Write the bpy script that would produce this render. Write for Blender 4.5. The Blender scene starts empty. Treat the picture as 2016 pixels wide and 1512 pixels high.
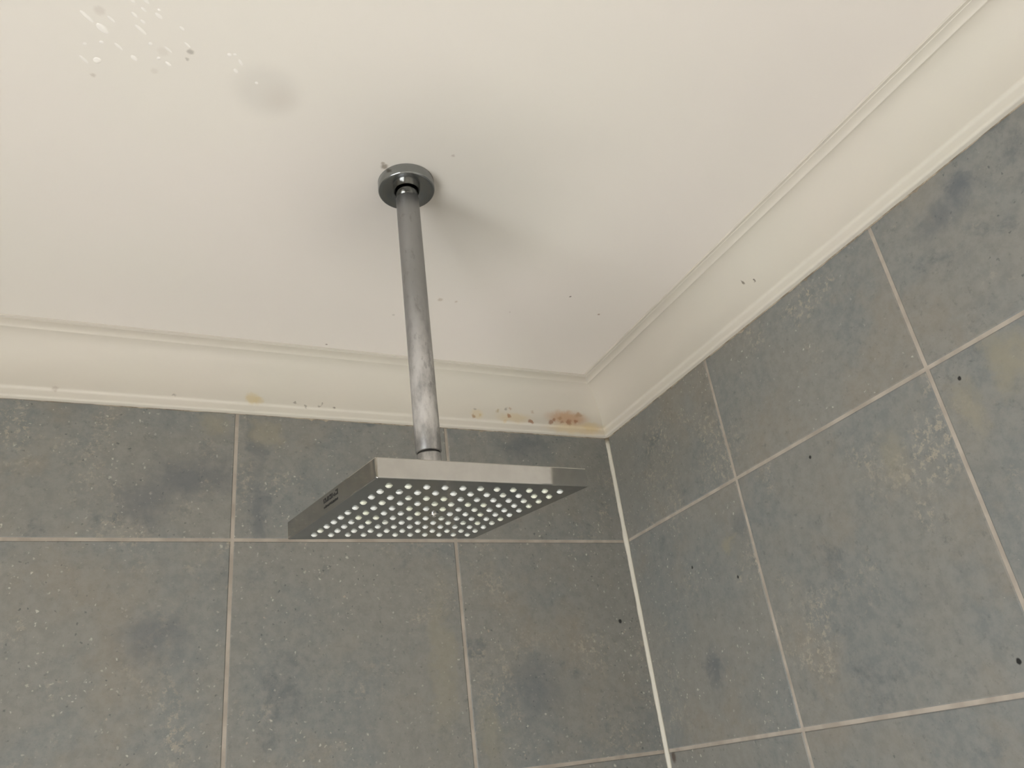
import bpy, bmesh, math, random
from mathutils import Vector, Matrix, Euler
random.seed(7)
S = bpy.context.scene
COL = S.collection

# ------------------------------------------------------------------ camera
cam_data = bpy.data.cameras.new('camera')
cam_data.sensor_width = 36.0
cam_data.lens = 27.586
cam_data.clip_start = 0.01
cam = bpy.data.objects.new('camera', cam_data)
COL.objects.link(cam)
cam.location = (-0.6912, -1.0128, -0.3142)
cam.rotation_euler = (2.0423, 0.1215, -0.4189)
S.camera = cam

# ------------------------------------------------------------------ room sizes (metres)
ZC = 0.25576            # ceiling height (z = 0 is the first tile joint below it)
ZF = -2.0993            # floor
XL = -1.60              # left wall
YF = -2.30              # wall behind the camera
TW = 0.2999             # tile
YT = -0.8703            # tiling on the right wall ends here
WY0, WY1, WZ0, WZ1 = -1.80, -0.60, -1.45, -0.35     # window in the left wall

# ------------------------------------------------------------------ light
world = bpy.data.worlds.new('world')
S.world = world
world.use_nodes = True
world.node_tree.nodes['Background'].inputs[0].default_value = (0.80, 0.88, 1.0, 1)
world.node_tree.nodes['Background'].inputs[1].default_value = 1.0

def area(name, loc, rot, sx, sy, power, color):
    l = bpy.data.lights.new(name, 'AREA')
    l.shape = 'RECTANGLE'; l.size = sx; l.size_y = sy
    l.energy = power; l.color = color
    o = bpy.data.objects.new(name, l); COL.objects.link(o)
    o.location = loc; o.rotation_euler = rot
    return o
# daylight coming through the window of the left wall
area('window_daylight', (XL - 0.10, (WY0 + WY1) / 2, (WZ0 + WZ1) / 2), (0, -math.pi / 2, 0),
     WZ1 - WZ0, WY1 - WY0, 28.0, (0.98, 0.99, 1.0))
# low sun through the same window, falling on the floor below the shower
sl = bpy.data.lights.new('sun', 'SUN'); sl.energy = 45.0; sl.angle = math.radians(0.6); sl.color = (1.0, 0.975, 0.94)
so = bpy.data.objects.new('sun', sl); COL.objects.link(so)
so.rotation_euler = Vector((0.92, 0.83, -1.0)).to_track_quat('-Z', 'Y').to_euler()
S.view_settings.view_transform = 'Standard'
S.view_settings.look = 'None'
S.view_settings.gamma = 1.0
S.view_settings.use_curve_mapping = False
S.view_settings.exposure = -0.04

# ------------------------------------------------------------------ helpers
def link(name, me, mats, parent=None):
    o = bpy.data.objects.new(name, me)
    for m in (mats if isinstance(mats, (list, tuple)) else [mats]):
        me.materials.append(m)
    COL.objects.link(o)
    if parent: o.parent = parent
    return o

def from_bm(name, bm, mats, parent=None, smooth=False):
    bmesh.ops.recalc_face_normals(bm, faces=bm.faces[:])
    me = bpy.data.meshes.new(name)
    bm.to_mesh(me); bm.free()
    if smooth:
        for p in me.polygons: p.use_smooth = True
    return link(name, me, mats, parent)

def add_box(bm, lo, hi, mat=0):
    vs = [bm.verts.new((x, y, z)) for x in (lo[0], hi[0]) for y in (lo[1], hi[1]) for z in (lo[2], hi[2])]
    for f in ((0, 1, 3, 2), (4, 6, 7, 5), (0, 4, 5, 1), (2, 3, 7, 6), (0, 2, 6, 4), (1, 5, 7, 3)):
        fc = bm.faces.new([vs[i] for i in f]); fc.material_index = mat

def add_lathe(bm, prof, n=64, M=None, mat=0, closed=False):
    """prof: (r, z) points; r = 0 ends close to a point"""
    M = M or Matrix.Identity(4)
    rings = []
    for r, z in prof:
        if r < 1e-7:
            rings.append([bm.verts.new(M @ Vector((0, 0, z)))])
        else:
            rings.append([bm.verts.new(M @ Vector((r * math.cos(2 * math.pi * i / n), r * math.sin(2 * math.pi * i / n), z))) for i in range(n)])
    seq = list(zip(rings[:-1], rings[1:]))
    if closed: seq.append((rings[-1], rings[0]))
    for a, b in seq:
        for i in range(n):
            j = (i + 1) % n
            if len(a) == 1 and len(b) == 1: continue
            if len(a) == 1: f = bm.faces.new((a[0], b[i], b[j]))
            elif len(b) == 1: f = bm.faces.new((a[i], b[0], a[j]))
            else: f = bm.faces.new((a[i], b[i], b[j], a[j]))
            f.material_index = mat; f.smooth = True

def struct(o, label=None):
    o['kind'] = 'structure'
    if label: o['label'] = label
    return o

def tag(o, label, cat, group=None):
    o['label'] = label; o['category'] = cat
    if group: o['group'] = group
    return o

# ------------------------------------------------------------------ materials
class NT:
    def __init__(self, name):
        self.m = bpy.data.materials.new(name); self.m.use_nodes = True
        self.t = self.m.node_tree; self.b = self.t.nodes['Principled BSDF']
        self.co = self.t.nodes.new('ShaderNodeTexCoord').outputs['Object']
    def n(self, typ, **kw):
        nd = self.t.nodes.new(typ)
        for k, v in kw.items(): setattr(nd, k, v)
        return nd
    def l(self, a, b): self.t.links.new(a, b)
    def put(self, sock, v):
        if isinstance(v, bpy.types.NodeSocket): self.l(v, sock)
        else: sock.default_value = v
    def math(self, op, a, b=0.0, clamp=False):
        nd = self.n('ShaderNodeMath', operation=op); nd.use_clamp = clamp
        self.put(nd.inputs[0], a); self.put(nd.inputs[1], b)
        return nd.outputs[0]
    def vec(self, op, a, b):
        nd = self.n('ShaderNodeVectorMath', operation=op)
        self.put(nd.inputs[0], a); self.put(nd.inputs[1], b)
        return nd.outputs['Value'] if op in ('LENGTH', 'DISTANCE', 'DOT_PRODUCT') else nd.outputs[0]
    def noise(self, co, scale, detail=3.0, rough=0.5, off=(0, 0, 0), color=False, dist=0.0):
        nd = self.n('ShaderNodeTexNoise')
        c = self.vec('ADD', co, off) if any(off) else co
        self.l(c, nd.inputs['Vector'])
        nd.inputs['Scale'].default_value = scale; nd.inputs['Detail'].default_value = detail
        nd.inputs['Roughness'].default_value = rough; nd.inputs['Distortion'].default_value = dist
        return nd.outputs['Color'] if color else nd.outputs['Fac']
    def ramp(self, f, a, b, lo=0.0, hi=1.0):
        nd = self.n('ShaderNodeMapRange', interpolation_type='SMOOTHSTEP')
        self.l(f, nd.inputs['Value'])
        for i, v in zip(('From Min', 'From Max', 'To Min', 'To Max'), (a, b, lo, hi)): nd.inputs[i].default_value = v
        return nd.outputs[0]
    def mix(self, f, a, b):
        nd = self.n('ShaderNodeMix', data_type='RGBA')
        self.put(nd.inputs['Factor'], f)
        self.put(nd.inputs['A'], a if isinstance(a, bpy.types.NodeSocket) else (*a[:3], 1))
        self.put(nd.inputs['B'], b if isinstance(b, bpy.types.NodeSocket) else (*b[:3], 1))
        return nd.outputs['Result']
    def warp(self, co, scale, amp):
        c = self.noise(co, scale, 2.0, color=True)
        c = self.vec('SUBTRACT', c, (0.5, 0.5, 0.5))
        c = self.vec('MULTIPLY', c, (amp, amp, amp))
        return self.vec('ADD', co, c)
    def spot(self, base, co, c, r, color, strength=1.0, soft=0.6):
        """a stain of its own shape: ellipsoid c, r mixed over base"""
        v = self.vec('SUBTRACT', co, c)
        v = self.vec('MULTIPLY', v, tuple(1.0 / k for k in r))
        d = self.vec('LENGTH', v, (0, 0, 0))
        f = self.ramp(d, 1.0 - soft, 1.0 + soft * 0.4, strength, 0.0)
        return self.mix(f, base, color)
    def bump(self, h, strength, dist=0.001):
        nd = self.n('ShaderNodeBump')
        nd.inputs['Strength'].default_value = strength; nd.inputs['Distance'].default_value = dist
        self.l(h, nd.inputs['Height']); self.l(nd.outputs[0], self.b.inputs['Normal'])

def lin(r, g, b):
    f = lambda c: (c / 255 / 12.92) if c / 255 <= 0.04045 else ((c / 255 + 0.055) / 1.055) ** 2.4
    return (f(r), f(g), f(b))

def simple(name, col, rough=0.5, metal=0.0, bump=None):
    k = NT(name)
    c = k.mix(k.noise(k.co, 60, 3), tuple(x * 0.97 for x in col), col)
    k.l(c, k.b.inputs['Base Color'])
    k.b.inputs['Roughness'].default_value = rough; k.b.inputs['Metallic'].default_value = metal
    if bump: k.bump(k.noise(k.co, bump[0], 3), bump[1])
    return k.m

PAINT = (0.77, 0.735, 0.68)

def mat_ceiling():
    k = NT('ceiling_paint')
    c = k.mix(k.ramp(k.noise(k.co, 2.2, 2), 0.35, 0.65), (0.775, 0.725, 0.665), (0.765, 0.73, 0.655))
    w = k.warp(k.co, 60, 0.006)
    w2 = k.warp(k.co, 350, 0.0025)
    # round filled patch, greyer than the paint around it, with the shade of its dented lower rim painted in
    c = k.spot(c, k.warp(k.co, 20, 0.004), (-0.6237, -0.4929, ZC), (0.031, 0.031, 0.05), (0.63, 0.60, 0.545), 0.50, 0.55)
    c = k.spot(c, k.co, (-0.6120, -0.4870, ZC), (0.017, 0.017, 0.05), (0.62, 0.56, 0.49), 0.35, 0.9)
    for (x, y, r, col, s) in [
        (-0.1949, -0.2635, 0.0018, (0.10, 0.07, 0.05), 0.85), (-0.1329, -0.2327, 0.0021, (0.30, 0.19, 0.12), 0.8),
        (-0.3632, -0.2156, 0.0040, (0.48, 0.40, 0.30), 0.55), (-0.3413, -0.2159, 0.0025, (0.48, 0.38, 0.28), 0.5),
        (-0.4803, -0.0736, 0.0020, (0.25, 0.20, 0.15), 0.8), (-0.4368, -0.4657, 0.0022, (0.45, 0.38, 0.32), 0.5),
        (-0.4117, -0.1668, 0.0024, (0.45, 0.42, 0.36), 0.5), (-0.4990, -0.4314, 0.0042, (0.22, 0.17, 0.11), 0.75),
        (-0.5020, -0.4355, 0.0022, (0.30, 0.24, 0.17), 0.6), (-0.2605, -0.2090, 0.0016, (0.40, 0.35, 0.30), 0.35),
        (-0.6883, -0.5159, 0.0030, (0.40, 0.37, 0.32), 0.75), (-0.6901, -0.5075, 0.0018, (0.40, 0.37, 0.32), 0.6),
        (-0.7553, -0.5343, 0.0046, (0.52, 0.46, 0.40), 0.35), (-0.7608, -0.4674, 0.0024, (0.48, 0.42, 0.35), 0.5),
        (-0.7144, -0.4870, 0.0035, (0.55, 0.49, 0.42), 0.25), (-0.7089, -0.5092, 0.0048, (0.58, 0.52, 0.45), 0.25)]:
        c = k.spot(c, w2 if r < 0.003 else w2, (x, y, ZC), (r, r, 0.02), col, s, 0.6)
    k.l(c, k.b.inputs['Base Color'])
    k.b.inputs['Roughness'].default_value = 0.62
    k.bump(k.noise(k.co, 9, 2), 0.10, 0.01)
    return k.m

def mat_cornice():
    k = NT('cornice_paint')
    c = k.mix(k.ramp(k.noise(k.co, 5, 2), 0.35, 0.65), (0.64, 0.597, 0.52), (0.63, 0.597, 0.515))
    w = k.warp(k.warp(k.co, 90, 0.010), 420, 0.004)
    rust = (0.30, 0.13, 0.06); brown = (0.38, 0.24, 0.13); yel = (0.62, 0.47, 0.23); dark = (0.16, 0.13, 0.10)
    for (p, r, col, s) in [
        ((-0.0769, -0.0134, 0.2010), (0.040, 0.02, 0.0135), (0.50, 0.29, 0.15), 0.75),
        ((-0.0600, -0.0085, 0.1845), (0.060, 0.02, 0.0090), (0.66, 0.52, 0.30), 0.62),
        ((-0.0330, -0.0115, 0.1900), (0.022, 0.02, 0.0080), (0.60, 0.46, 0.24), 0.55),
        ((-0.1734, -0.0126, 0.1956), (0.032, 0.02, 0.0085), yel, 0.42),
        ((-0.2360, -0.0126, 0.1970), (0.012, 0.02, 0.0085), (0.66, 0.52, 0.28), 0.40),
        ((-0.5688, -0.0125, 0.1950), (0.0095, 0.02, 0.0085), (0.58, 0.46, 0.22), 0.62),
        ((-0.5600, -0.0125, 0.1920), (0.0070, 0.02, 0.0060), (0.58, 0.47, 0.25), 0.5),
        ((-0.5110, -0.0125, 0.1928), (0.0022, 0.02, 0.0013), dark, 0.6),
        ((-0.4963, -0.0119, 0.1895), (0.0034, 0.02, 0.0018), dark, 0.55),
        ((-0.4780, -0.0123, 0.1909), (0.0034, 0.02, 0.0016), dark, 0.6),
        ((-0.4744, -0.0125, 0.1935), (0.0020, 0.02, 0.0016), dark, 0.55),
        ((-0.4579, -0.0121, 0.1902), (0.0030, 0.02, 0.0020), dark, 0.75),
        ((-0.8034, -0.0117, 0.1887), (0.0050, 0.02, 0.0030), (0.40, 0.34, 0.28), 0.5),
        ((-0.6671, -0.0123, 0.1907), (0.0030, 0.02, 0.0020), dark, 0.4),
        ((-0.2430, -0.0125, 0.1938), (0.0040, 0.02, 0.0040), brown, 0.8),
        ((-0.2323, -0.0126, 0.1950), (0.0028, 0.02, 0.0030), (0.55, 0.42, 0.2), 0.6),
        ((-0.2394, -0.0137, 0.2048), (0.0022, 0.02, 0.0022), dark, 0.45),
        ((-0.2008, -0.0137, 0.2044), (0.0034, 0.02, 0.0034), (0.40, 0.30, 0.14), 0.6),
        ((-0.1871, -0.0148, 0.2094), (0.0024, 0.02, 0.0024), dark, 0.5),
        ((-0.1805, -0.0147, 0.2091), (0.0024, 0.02, 0.0024), (0.36, 0.22, 0.12), 0.5),
        ((-0.1820, -0.0128, 0.1978), (0.0036, 0.02, 0.0038), rust, 0.75),
        ((-0.1897, -0.0119, 0.1894), (0.0040, 0.02, 0.0026), yel, 0.5),
        ((-0.1449, -0.0121, 0.1903), (0.0048, 0.02, 0.0034), rust, 0.8),
        ((-0.1412, -0.0142, 0.2071), (0.0034, 0.02, 0.0024), brown, 0.4),
        ((-0.1098, -0.0125, 0.1927), (0.0050, 0.02, 0.0050), rust, 0.7),
        ((-0.1029, -0.0126, 0.1955), (0.0040, 0.02, 0.0044), rust, 0.7),
        ((-0.0920, -0.0132, 0.2015), (0.0042, 0.02, 0.0034), brown, 0.65),
        ((-0.0884, -0.0125, 0.1930), (0.0040, 0.02, 0.0034), rust, 0.55),
        ((-0.0758, -0.0126, 0.1957), (0.0042, 0.02, 0.0060), rust, 0.6),
        ((-0.0624, -0.0127, 0.1970), (0.0046, 0.02, 0.0040), rust, 0.75),
        ((-0.0561, -0.0144, 0.2078), (0.0085, 0.02, 0.0038), brown, 0.6),
        ((-0.0188, -0.3958, 0.2203), (0.012, 0.0016, 0.0020), dark, 0.85),
        ((-0.0154, -0.4104, 0.2117), (0.012, 0.0022, 0.0020), dark, 0.95)]:
        c = k.spot(c, w, p, r, col, s, 0.6)
    # dirty hairline where the coving meets the tiles
    sep = k.n('ShaderNodeSeparateXYZ'); k.l(k.co, sep.inputs[0])
    k.l(c, k.b.inputs['Base Color'])
    k.b.inputs['Roughness'].default_value = 0.45
    k.bump(k.noise(k.co, 30, 3), 0.12, 0.004)
    return k.m

def mat_tile():
    k = NT('slate_look_tile')
    geo = k.n('ShaderNodeNewGeometry')
    rnd = geo.outputs['Random Per Island']
    off = k.n('ShaderNodeCombineXYZ')
    for i in range(3): k.l(k.math('MULTIPLY', rnd, (37.0, 91.0, 53.0)[i]), off.inputs[i])
    co = k.vec('ADD', k.co, off.outputs[0])
    blue = lin(119, 122, 121); grey = lin(127, 126, 121); brown = lin(133, 127, 117); dk = lin(97, 102, 104)
    f = k.ramp(k.noise(co, 5.0, 5, 0.60), 0.40, 0.58)
    c = k.mix(f, blue, grey)
    c = k.mix(k.ramp(k.noise(co, 7.5, 5, 0.62, (3, 8, 1)), 0.50, 0.68, 0, 0.75), c, brown)
    c = k.mix(k.ramp(k.noise(co, 10.0, 6, 0.66, (9, 1, 4), dist=0.3), 0.585, 0.70, 0, 0.75), c, dk)
    # sandy flecked clouds
    sandy = lin(166, 157, 141)
    cloud = k.ramp(k.noise(co, 9.0, 5, 0.66, (5, 5, 9)), 0.52, 0.68)
    grit = k.ramp(k.noise(co, 150, 4, 0.75, (2, 0, 2)), 0.50, 0.62)
    c = k.mix(k.math('MULTIPLY', k.math('MULTIPLY', cloud, grit), 0.85), c, sandy)
    # fine mottling
    m = k.noise(co, 75, 6, 0.72)
    c = k.mix(k.ramp(m, 0.32, 0.68, 0.0, 0.42), c, lin(151, 149, 142))
    m2 = k.noise(co, 120, 5, 0.72, (7, 7, 7))
    c = k.mix(k.ramp(m2, 0.56, 0.72, 0, 0.38), c, lin(84, 87, 88))
    # pale and dark flecks
    wco = k.warp(co, 260, 0.006)
    clus = k.ramp(k.noise(co, 11, 4, 0.65, (8, 3, 3)), 0.42, 0.58, 0.30, 1.0)
    def flecks(scale, r, thr, off):
        v = k.n('ShaderNodeTexVoronoi'); k.l(k.vec('ADD', wco, off), v.inputs['Vector'])
        v.inputs['Scale'].default_value = scale
        s = k.n('ShaderNodeSeparateColor'); k.l(v.outputs['Color'], s.inputs[0])
        d = k.ramp(v.outputs['Distance'], r * 0.5, r, 1, 0)
        return k.math('MULTIPLY', k.math('MULTIPLY', d, clus), k.math('GREATER_THAN', s.outputs[0], thr)), s
    a, _ = flecks(105, 0.19, 0.72, (1, 2, 3)); c = k.mix(k.math('MULTIPLY', a, 0.75), c, lin(196, 192, 180))
    a, _ = flecks(170, 0.25, 0.74, (4, 2, 8)); c = k.mix(k.math('MULTIPLY', a, 0.60), c, lin(185, 180, 166))
    a, _ = flecks(60, 0.11, 0.82, (6, 1, 2)); c = k.mix(k.math('MULTIPLY', a, 0.45), c, lin(190, 170, 150))
    a, _ = flecks(140, 0.22, 0.80, (9, 9, 2)); c = k.mix(k.math('MULTIPLY', a, 0.60), c, lin(66, 70, 74))
    # patches and marks seen on single tiles
    w = k.warp(k.warp(k.co, 22, 0.05), 110, 0.022)
    slate = lin(84, 91, 98); sand = lin(152, 145, 124)
    for (p, r, col, s) in [
        ((-0.640, 0, 0.082), (0.062, 0.02, 0.034), slate, 0.55), ((-0.690, 0, 0.045), (0.040, 0.02, 0.030), slate, 0.45),
        ((-0.400, 0, 0.185), (0.020, 0.02, 0.012), slate, 0.6), ((-0.555, 0, 0.040), (0.014, 0.02, 0.050), slate, 0.5),
        ((-0.560, 0, 0.130), (0.010, 0.02, 0.040), slate, 0.4), ((-0.668, 0, -0.120), (0.040, 0.02, 0.035), slate, 0.40),
        ((-0.160, 0, 0.150), (0.050, 0.02, 0.024), slate, 0.55), ((-0.190, 0, -0.200), (0.050, 0.02, 0.050), slate, 0.30),
        ((-0.545, 0, 0.145), (0.022, 0.02, 0.018), sand, 0.45), ((-0.615, 0, 0.160), (0.022, 0.02, 0.022), sand, 0.40),
        ((-0.320, 0, -0.160), (0.018, 0.02, 0.110), sand, 0.35), ((-0.260, 0, -0.250), (0.020, 0.02, 0.045), sand, 0.35),
        ((0, -0.137, -0.208), (0.02, 0.020, 0.030), slate, 0.6), ((0, -0.675, 0.149), (0.02, 0.018, 0.022), slate, 0.65),
        ((0, -0.640, 0.130), (0.02, 0.030, 0.020), slate, 0.45), ((0, -0.250, -0.062), (0.02, 0.018, 0.020), slate, 0.35),
        ((0, -0.645, -0.030), (0.02, 0.024, 0.034), sand, 0.55), ((0, -0.598, -0.060), (0.02, 0.016, 0.030), sand, 0.40),
        ((0, -0.228, -0.075), (0.02, 0.014, 0.018), sand, 0.50), ((0, -0.500, -0.060), (0.02, 0.020, 0.030), sand, 0.30)]:
        c = k.spot(c, w, p, r, col, s, 0.75)
    w3 = k.warp(k.co, 500, 0.0015)
    for (p, r) in [((-0.0384, 0, -0.1210), 0.0030), ((0, -0.1439, -0.0809), 0.0020), ((0, -0.2290, -0.1168), 0.0019),
                   ((0, -0.3978, -0.0230), 0.0020), ((0, -0.5977, -0.0255), 0.0021), ((0, -0.5473, -0.2739), 0.0026)]:
        c = k.spot(c, w3, p, (r, r, r * 1.15), (0.006, 0.006, 0.006), 0.95, 0.4)
    c = k.spot(c, w3, (0, -0.0130, -0.3080), (0.01, 0.0055, 0.0085), (0.06, 0.035, 0.025), 0.8, 0.6)
    k.l(c, k.b.inputs['Base Color'])
    k.l(k.ramp(m, 0.3, 0.7, 0.30, 0.46), k.b.inputs['Roughness'])
    k.b.inputs['Specular IOR Level'].default_value = 0.5
    k.bump(k.noise(co, 130, 4, 0.65), 0.18, 0.0012)
    return k.m

def mat_grout():
    k = NT('tile_grout')
    c = k.mix(k.ramp(k.noise(k.co, 30, 3), 0.35, 0.65), (0.355, 0.312, 0.262), (0.455, 0.405, 0.342))
    k.l(c, k.b.inputs['Base Color']); k.b.inputs['Roughness'].default_value = 0.85
    k.bump(k.noise(k.co, 400, 3), 0.25, 0.0006)
    return k.m

def mat_silicone():
    k = NT('corner_silicone')
    c = k.mix(k.noise(k.co, 40, 3), (0.56, 0.54, 0.46), (0.66, 0.63, 0.54))
    c = k.spot(c, k.warp(k.co, 200, 0.006), (0, 0, 0.176), (0.012, 0.012, 0.010), (0.20, 0.15, 0.09), 0.8, 0.6)
    k.l(c, k.b.inputs['Base Color']); k.b.inputs['Roughness'].default_value = 0.4
    return k.m

def mat_chrome(name='chrome', rough=0.04, col=(0.50, 0.51, 0.51), film=0.0):
    k = NT(name)
    n1 = k.noise(k.co, 70, 4, 0.6)
    k.b.inputs['Metallic'].default_value = 1.0
    k.l(k.mix(k.ramp(n1, 0.35, 0.7), col, tuple(c * 0.93 for c in col)), k.b.inputs['Base Color'])
    k.l(k.ramp(n1, 0.35, 0.75, rough, rough + film), k.b.inputs['Roughness'])
    return k

def mat_arm():
    k = NT('limescaled_chrome')
    st = k.vec('MULTIPLY', k.co, (1.0, 1.0, 0.45))
    n1 = k.noise(st, 90, 5, 0.65); n2 = k.noise(st, 28, 3, 0.6, (3, 1, 2))
    sep = k.n('ShaderNodeSeparateXYZ'); k.l(k.co, sep.inputs[0])
    # limescale film, heaviest on the lower half
    low = k.ramp(sep.outputs['Z'], -0.12, -0.26, 0.12, 0.9)
    f = k.math('MULTIPLY', k.ramp(k.math('ADD', n1, k.math('MULTIPLY', n2, 0.6)), 0.55, 1.0), low)
    c = k.mix(f, (0.30, 0.30, 0.30), (0.66, 0.645, 0.63))
    c = k.mix(k.ramp(k.noise(st, 160, 4, 0.6, (1, 5, 5)), 0.58, 0.70, 0, 0.45), c, (0.20, 0.195, 0.19))
    k.l(c, k.b.inputs['Base Color'])
    k.b.inputs['Metallic'].default_value = 1.0
    k.l(k.ramp(n1, 0.3, 0.7, 0.40, 0.52), k.b.inputs['Roughness'])
    k.l(k.math('SUBTRACT', 1.0, k.math('MULTIPLY', f, 0.45)), k.b.inputs['Metallic'])
    k.bump(n1, 0.10, 0.0006)
    return k.m

M_ceil = mat_ceiling(); M_corn = mat_cornice(); M_tile = mat_tile(); M_grout = mat_grout(); M_sil = mat_silicone()
M_paint = simple('wall_paint', PAINT, 0.6)
M_white = simple('gloss_white_paint', (0.78, 0.76, 0.70), 0.35)
M_floor = simple('pale_floor_tile', (0.56, 0.545, 0.52), 0.45)
kc = mat_chrome('polished_chrome', 0.035, (0.50, 0.49, 0.465), 0.03)
M_chrome = kc.m
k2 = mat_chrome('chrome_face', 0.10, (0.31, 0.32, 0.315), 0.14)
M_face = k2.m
M_flange = mat_chrome('dulled_chrome', 0.13, (0.30, 0.31, 0.31), 0.10).m
M_arm = mat_arm()
M_dark = simple('black_gap', (0.015, 0.014, 0.012), 0.7)
M_print = simple('dark_print', (0.012, 0.012, 0.011), 0.6)

def mat_nozzle():
    k = NT('pale_silicone')
    k.b.inputs['Base Color'].default_value = (0.80, 0.81, 0.74, 1)
    geo = k.n('ShaderNodeNewGeometry')
    oi = k.n('ShaderNodeObjectInfo')
    c = k.mix(k.ramp(oi.outputs['Random'], 0.6, 0.9), (0.68, 0.69, 0.655), (0.67, 0.68, 0.56))
    k.l(c, k.b.inputs['Base Color'])
    k.b.inputs['Roughness'].default_value = 0.32
    k.b.inputs['Subsurface Weight'].default_value = 0.25
    k.b.inputs['Subsurface Radius'].default_value = (0.002, 0.002, 0.002)
    return k.m
M_noz = mat_nozzle()

def mat_drop():
    k = NT('glossy_drop')
    k.b.inputs['Base Color'].default_value = (0.92, 0.86, 0.76, 1)
    k.b.inputs['Roughness'].default_value = 0.25
    k.l(k.mix(k.noise(k.co, 200, 2), (0.86, 0.82, 0.76), (0.90, 0.87, 0.81)), k.b.inputs['Base Color'])
    return k.m
M_drop = mat_drop()

# ------------------------------------------------------------------ tiled walls
G = 0.0022      # half a joint
def tiled_wall(name, axis, cols, rows, extra=None):
    """axis 'y': wall in plane y = 0; axis 'x': wall in plane x = 0. Joint bed and every tile in one mesh."""
    bm = bmesh.new()
    def P(u, d, z):       # d = depth into the wall
        return (u, d, z) if axis == 'y' else (d, u, z)
    def box(u0, u1, d0, d1, z0, z1, mat):
        a, b = P(u0, d0, z0), P(u1, d1, z1)
        add_box(bm, tuple(min(i, j) for i, j in zip(a, b)), tuple(max(i, j) for i, j in zip(a, b)), mat)
    box(cols[0][0], cols[-1][1], 0.0009, 0.06, rows[-1][0], rows[0][1], 0)
    bv = 0.0011
    for (u0, u1, gu0, gu1) in cols:
        for (z0, z1) in rows:
            a0, a1 = u0 + (G if gu0 else 0.0), u1 - (G if gu1 else 0.0)
            b0, b1 = z0 + G, z1 - G
            back = [bm.verts.new(P(*q)) for q in ((a0, 0.0016, b0), (a1, 0.0016, b0), (a1, 0.0016, b1), (a0, 0.0016, b1))]
            mid = [bm.verts.new(P(*q)) for q in ((a0, 0.0007, b0), (a1, 0.0007, b0), (a1, 0.0007, b1), (a0, 0.0007, b1))]
            fr = [bm.verts.new(P(*q)) for q in ((a0 + bv, 0.0, b0 + bv), (a1 - bv, 0.0, b0 + bv), (a1 - bv, 0.0, b1 - bv), (a0 + bv, 0.0, b1 - bv))]
            fs = [bm.faces.new(fr)]
            for A, B in ((back, mid), (mid, fr)):
                for i in range(4):
                    j = (i + 1) % 4
                    fs.append(bm.faces.new((A[i], A[j], B[j], B[i])))
            for f in fs: f.material_index = 1
            # keep normals facing the room
            for f in fs: f.normal_update()
    if extra: extra(bm)
    o = from_bm(name, bm, [M_grout, M_tile, M_paint])
    return o

rows = [(0.0, ZC)]
z = 0.0
while z > ZF + 0.01:
    rows.append((z - TW, z)); z -= TW
cols = []
u = -0.2862
cols.append((u, 0.0, True, True))
while u > XL + 0.001:
    v = max(u - TW, XL)
    cols.append((v, u, True, True)); u = v
cols = sorted(cols)
struct(tiled_wall('wall_back', 'y', cols, rows), 'back shower wall of square grey slate-look tiles, behind the shower head')

cols = [(-0.2705, 0.0, True, True), (-0.2705 - TW, -0.2705, True, True), (YT, -0.2705 - TW, True, True)]
cols = sorted(cols)
def painted(bm):
    add_box(bm, (0.0, YF, ZF), (0.06, YT, ZC), 2)
    add_box(bm, (0.06, YT, ZF), (0.065, 0.06, ZC), 0)
struct(tiled_wall('wall_right', 'x', cols, rows, painted), 'right-hand wall of square blue-grey slate-look tiles')

# silicone bead in the vertical corner
bm = bmesh.new()
r = 0.0050
prof = [(0.0, 0.0), (-r, 0.0), (-r * 0.86, -r * 0.30), (-r * 0.58, -r * 0.58), (-r * 0.30, -r * 0.86), (0.0, -r)]
zs = [ZF + i * (0.1765 - ZF) / 160 for i in range(161)]
rings = []
for i, zz in enumerate(zs):
    s = 1.0 + 0.10 * math.sin(i * 1.9) * math.sin(i * 0.37) + (0.18 if abs(zz) < 0.010 else 0)
    rings.append([bm.verts.new((x * s - 0.0 , y * s, zz)) for x, y in prof])
for a, b in zip(rings[:-1], rings[1:]):
    for i in range(len(prof)):
        j = (i + 1) % len(prof)
        f = bm.faces.new((a[i], a[j], b[j], b[i])); f.smooth = True
bm.faces.new(rings[0]); bm.faces.new(rings[-1][::-1])
struct(from_bm('trim_1', bm, M_sil), 'cream silicone bead in the vertical corner of the tiled walls')

# ------------------------------------------------------------------ ceiling, floor, other walls
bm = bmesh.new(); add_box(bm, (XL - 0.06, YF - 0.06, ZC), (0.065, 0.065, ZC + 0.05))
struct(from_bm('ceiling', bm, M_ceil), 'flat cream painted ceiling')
bm = bmesh.new(); add_box(bm, (XL - 0.06, YF - 0.06, ZF - 0.05), (0.065, 0.065, ZF))
struct(from_bm('floor', bm, M_floor), 'pale tiled floor')
bm = bmesh.new()
T = 0.12
for lo, hi in (((XL - T, YF, ZF), (XL, WY0, ZC)), ((XL - T, WY1, ZF), (XL, 0.0, ZC)),
               ((XL - T, WY0, ZF), (XL, WY1, WZ0)), ((XL - T, WY0, WZ1), (XL, WY1, ZC))):
    add_box(bm, lo, hi)
struct(from_bm('wall_left', bm, M_paint), 'cream painted left wall with the window')
bm = bmesh.new(); add_box(bm, (XL - T, YF - 0.06, ZF), (0.06, YF, ZC))
struct(from_bm('wall_front', bm, M_paint), 'cream painted wall opposite the shower')
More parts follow.
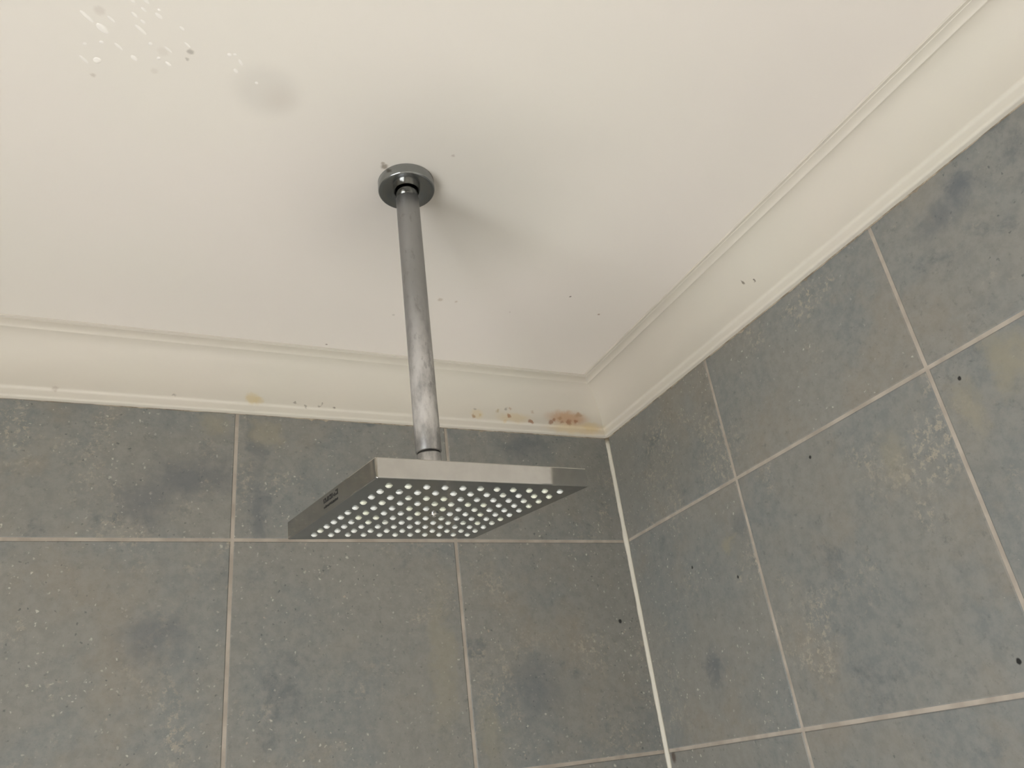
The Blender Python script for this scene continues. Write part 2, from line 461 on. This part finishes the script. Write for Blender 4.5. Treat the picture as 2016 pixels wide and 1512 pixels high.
# window frame: four bars round the opening and one upright
bm = bmesh.new()
fw = 0.045
x0, x1 = XL - 0.06, XL - 0.015
add_box(bm, (x0, WY0, WZ0), (x1, WY1, WZ0 + fw)); add_box(bm, (x0, WY0, WZ1 - fw), (x1, WY1, WZ1))
add_box(bm, (x0, WY0, WZ0 + fw), (x1, WY0 + fw, WZ1 - fw)); add_box(bm, (x0, WY1 - fw, WZ0 + fw), (x1, WY1, WZ1 - fw))
ym = (WY0 + WY1) / 2
add_box(bm, (x0, ym - fw / 2, WZ0 + fw), (x1, ym + fw / 2, WZ1 - fw))
struct(from_bm('window_1', bm, M_white), 'white framed window standing open in the left wall')

# ------------------------------------------------------------------ coving along all four walls
c0, PP, HH = 0.1755, 0.0653, ZC - 0.1755
sx, sz = PP / 0.0653, HH / 0.0803
prof = [(0.0, 0.0), (0.0058, 0.0002), (0.0072, 0.0010), (0.0080, 0.0022), (0.0083, 0.0038), (0.0084, 0.0090), (0.0088, 0.0104), (0.0096, 0.0112), (0.0110, 0.0120), (0.0116, 0.0130)]
for i in range(0, 19):
    t = i / 18 * math.pi / 2
    prof.append((0.0533 - 0.0415 * math.cos(t), 0.0145 + 0.0573 * math.sin(t)))
prof += [(0.0536, 0.0708), (0.0539, 0.0699), (0.0546, 0.0694), (0.0556, 0.0696), (0.0565, 0.0706), (0.0574, 0.0724), (0.0581, 0.0748), (0.0585, 0.0775), (0.0588, 0.0794), (0.0596, 0.0799), (0.0634, 0.0799), (0.0637, 0.0790), (0.0641, 0.0784), (0.0648, 0.0784), (0.0652, 0.0790), (0.0653, 0.0803), (0.0, 0.0803)]
prof = [(d * sx, h * sz) for d, h in prof]
def coving(name, pos, n, label):
    """pos(d, s) -> x, y of a point d from its wall at the near (s=0) or far (s=1) mitre; n steps along"""
    bm = bmesh.new(); rings = []
    for i in range(n + 1):
        s = i / n
        ring = []
        for d, h in prof:
            a, b = Vector(pos(d, 0)), Vector(pos(d, 1))
            p = a.lerp(b, s)
            ring.append(bm.verts.new((p.x, p.y, c0 + h)))
        rings.append(ring)
    m = len(prof)
    for a, b in zip(rings[:-1], rings[1:]):
        for i in range(m):
            j = (i + 1) % m
            f = bm.faces.new((a[i], a[j], b[j], b[i])); f.smooth = True
    bm.faces.new(rings[0]); bm.faces.new(rings[-1][::-1])
    o = from_bm(name, bm, M_corn)
    for p in o.data.polygons: p.use_smooth = True
    o.data.set_sharp_from_angle(angle=math.radians(30))
    struct(o, label)
coving('trim_2', lambda d, s: ((-d, -d) if s == 0 else (XL + d, -d)), 1, 'cream moulded coving above the back tiled wall, rust-stained near the corner')
coving('trim_3', lambda d, s: ((-d, -d) if s == 0 else (-d, YF + d)), 1, 'cream moulded coving above the right-hand tiled wall')
coving('trim_4', lambda d, s: ((XL + d, -d) if s == 0 else (XL + d, YF + d)), 1, 'cream moulded coving above the left wall')
coving('trim_5', lambda d, s: ((XL + d, YF + d) if s == 0 else (-d, YF + d)), 1, 'cream moulded coving above the wall opposite the shower')

# ragged bead of filler squeezed out below the coving
bm = bmesh.new()
def ragged(p0, p1, outw, n, seed):
    rnd = random.Random(seed)
    p0, p1 = Vector(p0), Vector(p1); rings = []
    hs = 0.0012
    for i in range(n + 1):
        p = p0.lerp(p1, i / n)
        hs = max(0.0002, min(0.0012, hs + rnd.uniform(-0.0003, 0.0003)))
        if rnd.random() < 0.015: hs = 0.0034
        o = Vector(outw)
        rings.append([bm.verts.new(q) for q in (p + Vector((0, 0, 0.001)), p + o * 0.0012 + Vector((0, 0, 0.001)), p + o * 0.0009 - Vector((0, 0, hs * 0.7)), p - Vector((0, 0, hs)))])
    for a, b in zip(rings[:-1], rings[1:]):
        for i in range(4):
            j = (i + 1) % 4
            bm.faces.new((a[i], a[j], b[j], b[i]))
    bm.faces.new(rings[0]); bm.faces.new(rings[-1][::-1])
ragged((-0.004, 0, c0), (-1.2, 0, c0), (0, -1, 0), 300, 3)
ragged((0, -0.004, c0), (0, YT, c0), (-1, 0, 0), 220, 4)
kf = NT('dirty_filler')
cf = kf.mix(kf.ramp(kf.noise(kf.co, 45, 4, 0.6), 0.40, 0.62), (0.42, 0.36, 0.28), (0.20, 0.165, 0.12))
kf.l(cf, kf.b.inputs['Base Color']); kf.b.inputs['Roughness'].default_value = 0.8
struct(from_bm('trim_6', bm, kf.m), 'ragged dirty filler line where the coving meets the tiles')

# ------------------------------------------------------------------ the ceiling shower
F = Vector((-0.4710, -0.4145, ZC))
shower = bpy.data.objects.new('ceiling_shower', None); COL.objects.link(shower)
shower.location = F
tag(shower, 'square chrome rain shower hanging from the ceiling on a limescaled arm', 'shower')
bpy.context.view_layer.update()

def child(name, bm, mats, parent=shower, frame=None, smooth=False, label=None):
    o = from_bm(name, bm, mats, smooth=smooth)
    o.parent = parent
    if frame is not None: o.matrix_local = frame
    if label: o['label'] = label
    return o

# head frame, relative to the shower's base
HC = Vector((-0.4611, -0.3928, -0.0979))
HR = Euler((0.0734, -0.0543, 0.1437), 'XYZ').to_matrix()
HM = Matrix.Translation(HC - F) @ HR.to_4x4()
HS, HT = 0.1943 / 2, 0.0158

top = HC + HR @ Vector((0, 0, HT))
axis = (top - F).normalized()
L = (top - F).length
# frame with -z along the arm
zax = -axis
xax = Vector((1, 0, 0)); xax = (xax - zax * xax.dot(zax)).normalized(); yax = zax.cross(xax)
AR = Matrix((xax, yax, zax)).transposed().to_4x4()

# ceiling flange: flat against the ceiling
R0, H0 = 0.0292, 0.0122
bm = bmesh.new()
add_lathe(bm, [(R0 - 0.0004, 0.0), (R0, -0.0006), (R0, -H0 + 0.0016), (R0 - 0.0004, -H0 + 0.0007), (R0 - 0.0013, -H0 + 0.0001), (R0 - 0.0022, -H0),
               (0.0133, -H0), (0.0127, -H0 + 0.0005), (0.0126, -H0 + 0.004), (0.0126, -0.002), (0.0126, 0.0)], 96, closed=True)
o = child('flange', bm, M_flange); o.data.set_sharp_from_angle(angle=math.radians(40))
# bright collar between flange and arm
bm = bmesh.new()
c_end = 0.0205
add_lathe(bm, [(0.0, -0.001), (0.0111, -0.001), (0.0111, -c_end - 0.001), (0.0, -c_end - 0.001)], 64)
o = child('collar', bm, M_chrome, frame=AR, label='short bright chrome collar'); o.data.set_sharp_from_angle(angle=math.radians(40))
# arm
a_end = L - 0.0400
bm = bmesh.new()
RA = 0.0118
pr = [(0.0, -c_end), (0.0110, -c_end), (RA - 0.0003, -c_end - 0.0002), (RA, -c_end - 0.0006)]
for i in range(1, 12): pr.append((RA, -c_end - (a_end - c_end) * i / 12))
pr += [(RA, -a_end + 0.0010), (RA - 0.0004, -a_end + 0.0003), (0.0108, -a_end), (0.0, -a_end)]
add_lathe(bm, pr, 64)
o = child('arm', bm, M_arm, frame=AR, label='long straight arm dulled by limescale'); o.data.set_sharp_from_angle(angle=math.radians(40))
# black ring painting in the dark of the gap below the arm, and nut on the head
bm = bmesh.new(); add_lathe(bm, [(0.0, -a_end), (0.0104, -a_end), (0.0104, -a_end - 0.0014), (0.0, -a_end - 0.0014)], 48)
o = child('gap_ring', bm, M_dark, frame=AR, label='thin black ring painted in for the dark gap'); o.data.set_sharp_from_angle(angle=math.radians(40))
bm = bmesh.new()
add_lathe(bm, [(0.0, -a_end - 0.0014), (0.0104, -a_end - 0.0014), (0.0110, -a_end - 0.0020), (0.0110, -L + 0.0016), (0.0118, -L), (0.0, -L)], 48)
o = child('nut', bm, M_arm, frame=AR); o.data.set_sharp_from_angle(angle=math.radians(40))

# head: a slim square box with softened edges
bm = bmesh.new()
add_box(bm, (-HS, -HS, 0), (HS, HS, HT))
bmesh.ops.recalc_face_normals(bm, faces=bm.faces[:])
vert_e = [e for e in bm.edges if abs(e.verts[0].co.z - e.verts[1].co.z) > 0.005]
bmesh.ops.bevel(bm, geom=vert_e, offset=0.0016, segments=4, affect='EDGES', profile=0.5)
rim = [e for e in bm.edges if abs(e.verts[0].co.z - e.verts[1].co.z) < 1e-6 and (len(e.link_faces) == 2 and abs(e.link_faces[0].normal.z - e.link_faces[1].normal.z) > 0.5)]
bmesh.ops.bevel(bm, geom=rim, offset=0.0009, segments=3, affect='EDGES', profile=0.5)
for f in bm.faces:
    f.normal_update()
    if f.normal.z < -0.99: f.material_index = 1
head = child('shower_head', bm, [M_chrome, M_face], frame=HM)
head['label'] = 'slim square chrome shower head'

# nozzles: eleven by eleven with the middle one left out
def nozzle_bm(bm, M=None):
    add_lathe(bm, [(0.0, 0.0002), (0.0029, 0.0002), (0.0028, -0.0002), (0.0024, -0.0007), (0.0018, -0.0013), (0.0012, -0.0016), (0.0007, -0.0016), (0.0005, -0.0012), (0.0, -0.0011)], 20, M)
bm = bmesh.new(); nozzle_bm(bm)
bmesh.ops.recalc_face_normals(bm, faces=bm.faces[:])
nme = bpy.data.meshes.new('nozzle'); bm.to_mesh(nme); bm.free(); nme.materials.append(M_noz)
PIT = 0.8141 * HS / 5
spots = [(i, j) for j in range(-5, 6) for i in range(-5, 6) if (i, j) != (0, 0)]
# the row nearest the back wall and part of the next show smallest
spots.sort(key=lambda s: (s[1], s[0]))
rest = bmesh.new()
for k_, (i, j) in enumerate(spots):
    jx, jy = random.uniform(-0.0002, 0.0002), random.uniform(-0.0002, 0.0002)
    tilt = Euler((random.uniform(-0.10, 0.10), random.uniform(-0.10, 0.10), 0)).to_matrix().to_4x4()
    Mx = Matrix.Translation((i * PIT + jx, j * PIT + jy, 0)) @ tilt
    if k_ < 100:
        n = bpy.data.objects.new('nozzle', nme); COL.objects.link(n)
        n.parent = head; n.matrix_local = Mx
    else:
        nozzle_bm(rest, Mx)
o = child('nozzles', rest, M_noz, parent=head); o['kind'] = 'stuff'
o['label'] = 'pale nozzles along the far edge'
# centre screw with a slotted recess
bm = bmesh.new()
add_lathe(bm, [(0.0, 0.0002), (0.0040, 0.0002), (0.0040, -0.0010), (0.0034, -0.0019), (0.0020, -0.0024), (0.0016, -0.0023), (0.0014, -0.0010), (0.0, -0.0010)], 32)
o = child('screw', bm, M_chrome, parent=head, label='small bright chrome screw in the centre'); o.data.set_sharp_from_angle(angle=math.radians(60))
# worn dark print on the left edge of the head: a bold line over a small line, no longer legible
bm = bmesh.new()
rnd = random.Random(5)
def mark(y0, y1, z0, z1):
    add_box(bm, (-HS - 0.00012, y0, z0), (-HS + 0.0001, y1, z1))
for (y0, y1, z0, z1) in [(-0.0250, -0.0232, 0.0086, 0.0128), (-0.0232, -0.0196, 0.0086, 0.0098), (-0.0232, -0.0200, 0.0118, 0.0128), (-0.0186, -0.0170, 0.0084, 0.0112), (-0.0170, -0.0142, 0.0094, 0.0104), (-0.0142, -0.0128, 0.0084, 0.0124),
                         (-0.0116, -0.0100, 0.0084, 0.0124), (-0.0100, -0.0070, 0.0110, 0.0124), (-0.0100, -0.0076, 0.0084, 0.0096), (-0.0060, -0.0044, 0.0084, 0.0122), (-0.0034, -0.0004, 0.0084, 0.0100),
                         (-0.0034, -0.0018, 0.0100, 0.0124), (0.0006, 0.0036, 0.0108, 0.0124), (0.0006, 0.0020, 0.0084, 0.0108), (0.0030, 0.0058, 0.0084, 0.0098), (0.0050, 0.0064, 0.0094, 0.0122)]:
    mark(y0, y1, z0, z1)
y = -0.0246
while y < 0.0062:
    w_ = rnd.uniform(0.0008, 0.0018)
    mark(y, y + w_, 0.0040 + rnd.uniform(0, 0.0004), 0.0056 + rnd.uniform(0, 0.0006)); y += w_ + rnd.uniform(0.0003, 0.0007)
child('printed_mark', bm, M_print, parent=head, label='worn dark lettering on the left edge')

# ------------------------------------------------------------------ glossy drops on the ceiling
drops = [(-0.7532, -0.5178, 0.0056, 0.0032, 0.74), (-0.7418, -0.5038, 0.0044, 0.0015, 0.74), (-0.73, -0.4956, 0.0033, 0.0023, 0.74), (-0.726, -0.5259, 0.0057, 0.0017, 0.7), (-0.7135, -0.5434, 0.0034, 0.0019, 0.68), (-0.7308, -0.5386, 0.003, 0.0016, 0.71), (-0.7243, -0.5458, 0.0026, 0.0014, 0.69), (-0.6962, -0.537, 0.0024, 0.0015, 0.66), (-0.705, -0.5126, 0.0041, 0.0013, 0.69), (-0.7042, -0.4978, 0.003, 0.0016, 0.71), (-0.7574, -0.4844, 0.003, 0.0034, 0.76), (-0.7642, -0.5258, 0.0065, 0.0019, 0.74), (-0.7663, -0.4984, 0.0014, 0.002, 0.76), (-0.7674, -0.4822, 0.0047, 0.0016, 0.79), (-0.7472, -0.529, 0.0037, 0.0014, 0.72), (-0.7226, -0.5541, 0.0029, 0.0018, 0.67), (-0.7322, -0.5509, 0.0022, 0.0016, 0.67), (-0.7246, -0.534, 0.0023, 0.0015, 0.69), (-0.7118, -0.5015, 0.0015, 0.002, 0.69), (-0.7186, -0.5142, 0.0016, 0.0019, 0.72), (-0.7541, -0.504, 0.0017, 0.0019, 0.76), (-0.7134, -0.549, 0.0015, 0.0016, 0.69), (-0.6911, -0.5221, 0.0033, 0.0013, 0.69)]
near_patch = [(-0.6582, -0.5225, 0.0019, 0.0019, 1.03), (-0.6542, -0.5243, 0.0012, 0.0016, 1.03), (-0.6487, -0.5176, 0.0035, 0.0014, 1.03), (-0.6514, -0.5074, 0.0026, 0.0018, 1.03), (-0.6332, -0.4996, 0.0017, 0.0015, 1.02)]
bm = bmesh.new()
add_lathe(bm, [(1.0, 0.0), (0.97, -0.20), (0.86, -0.45), (0.66, -0.70), (0.38, -0.90), (0.0, -1.0)], 20)
bmesh.ops.recalc_face_normals(bm, faces=bm.faces[:])
dme = bpy.data.meshes.new('water_drop'); bm.to_mesh(dme); bm.free(); dme.materials.append(M_drop)
own = {0: 'broadest pale oval drop of the scattered cluster on the upper left ceiling',
       1: 'slender slanting drop below the broadest oval drop on the upper left ceiling',
       3: 'long slanting streak-like drop in the middle of the scattered ceiling cluster',
       11: 'longest thin streak-like drop, above the broadest oval drop of the ceiling cluster',
       10: 'round plump drop at the lower left edge of the scattered ceiling cluster'}
own2 = {4: 'tiny pale drop lying on the rim of the round grey ceiling patch',
        3: 'pale drop nearest above the round grey ceiling patch, lowest of its trio',
        2: 'slim upright drop on the right of the trio above the round grey ceiling patch'}
for lst, names, label, grp in ((drops, own, 'small pale glossy drop clinging to the ceiling among the scattered cluster at its upper left', 'drops scattered on the upper left ceiling'),
                        (near_patch, own2, 'tiny pale twin drop touching its neighbour, up and left of the round grey ceiling patch', 'drops beside the round grey ceiling patch')):
    for q, (x, y, l, w_, a) in enumerate(lst):
        o = bpy.data.objects.new('water_drop', dme); COL.objects.link(o)
        o.location = (x, y, ZC + 0.0001); o.rotation_euler = (0, 0, a); o.scale = (l, w_, min(l, w_) * 0.28)
        tag(o, names.get(q, label), 'drop', grp)
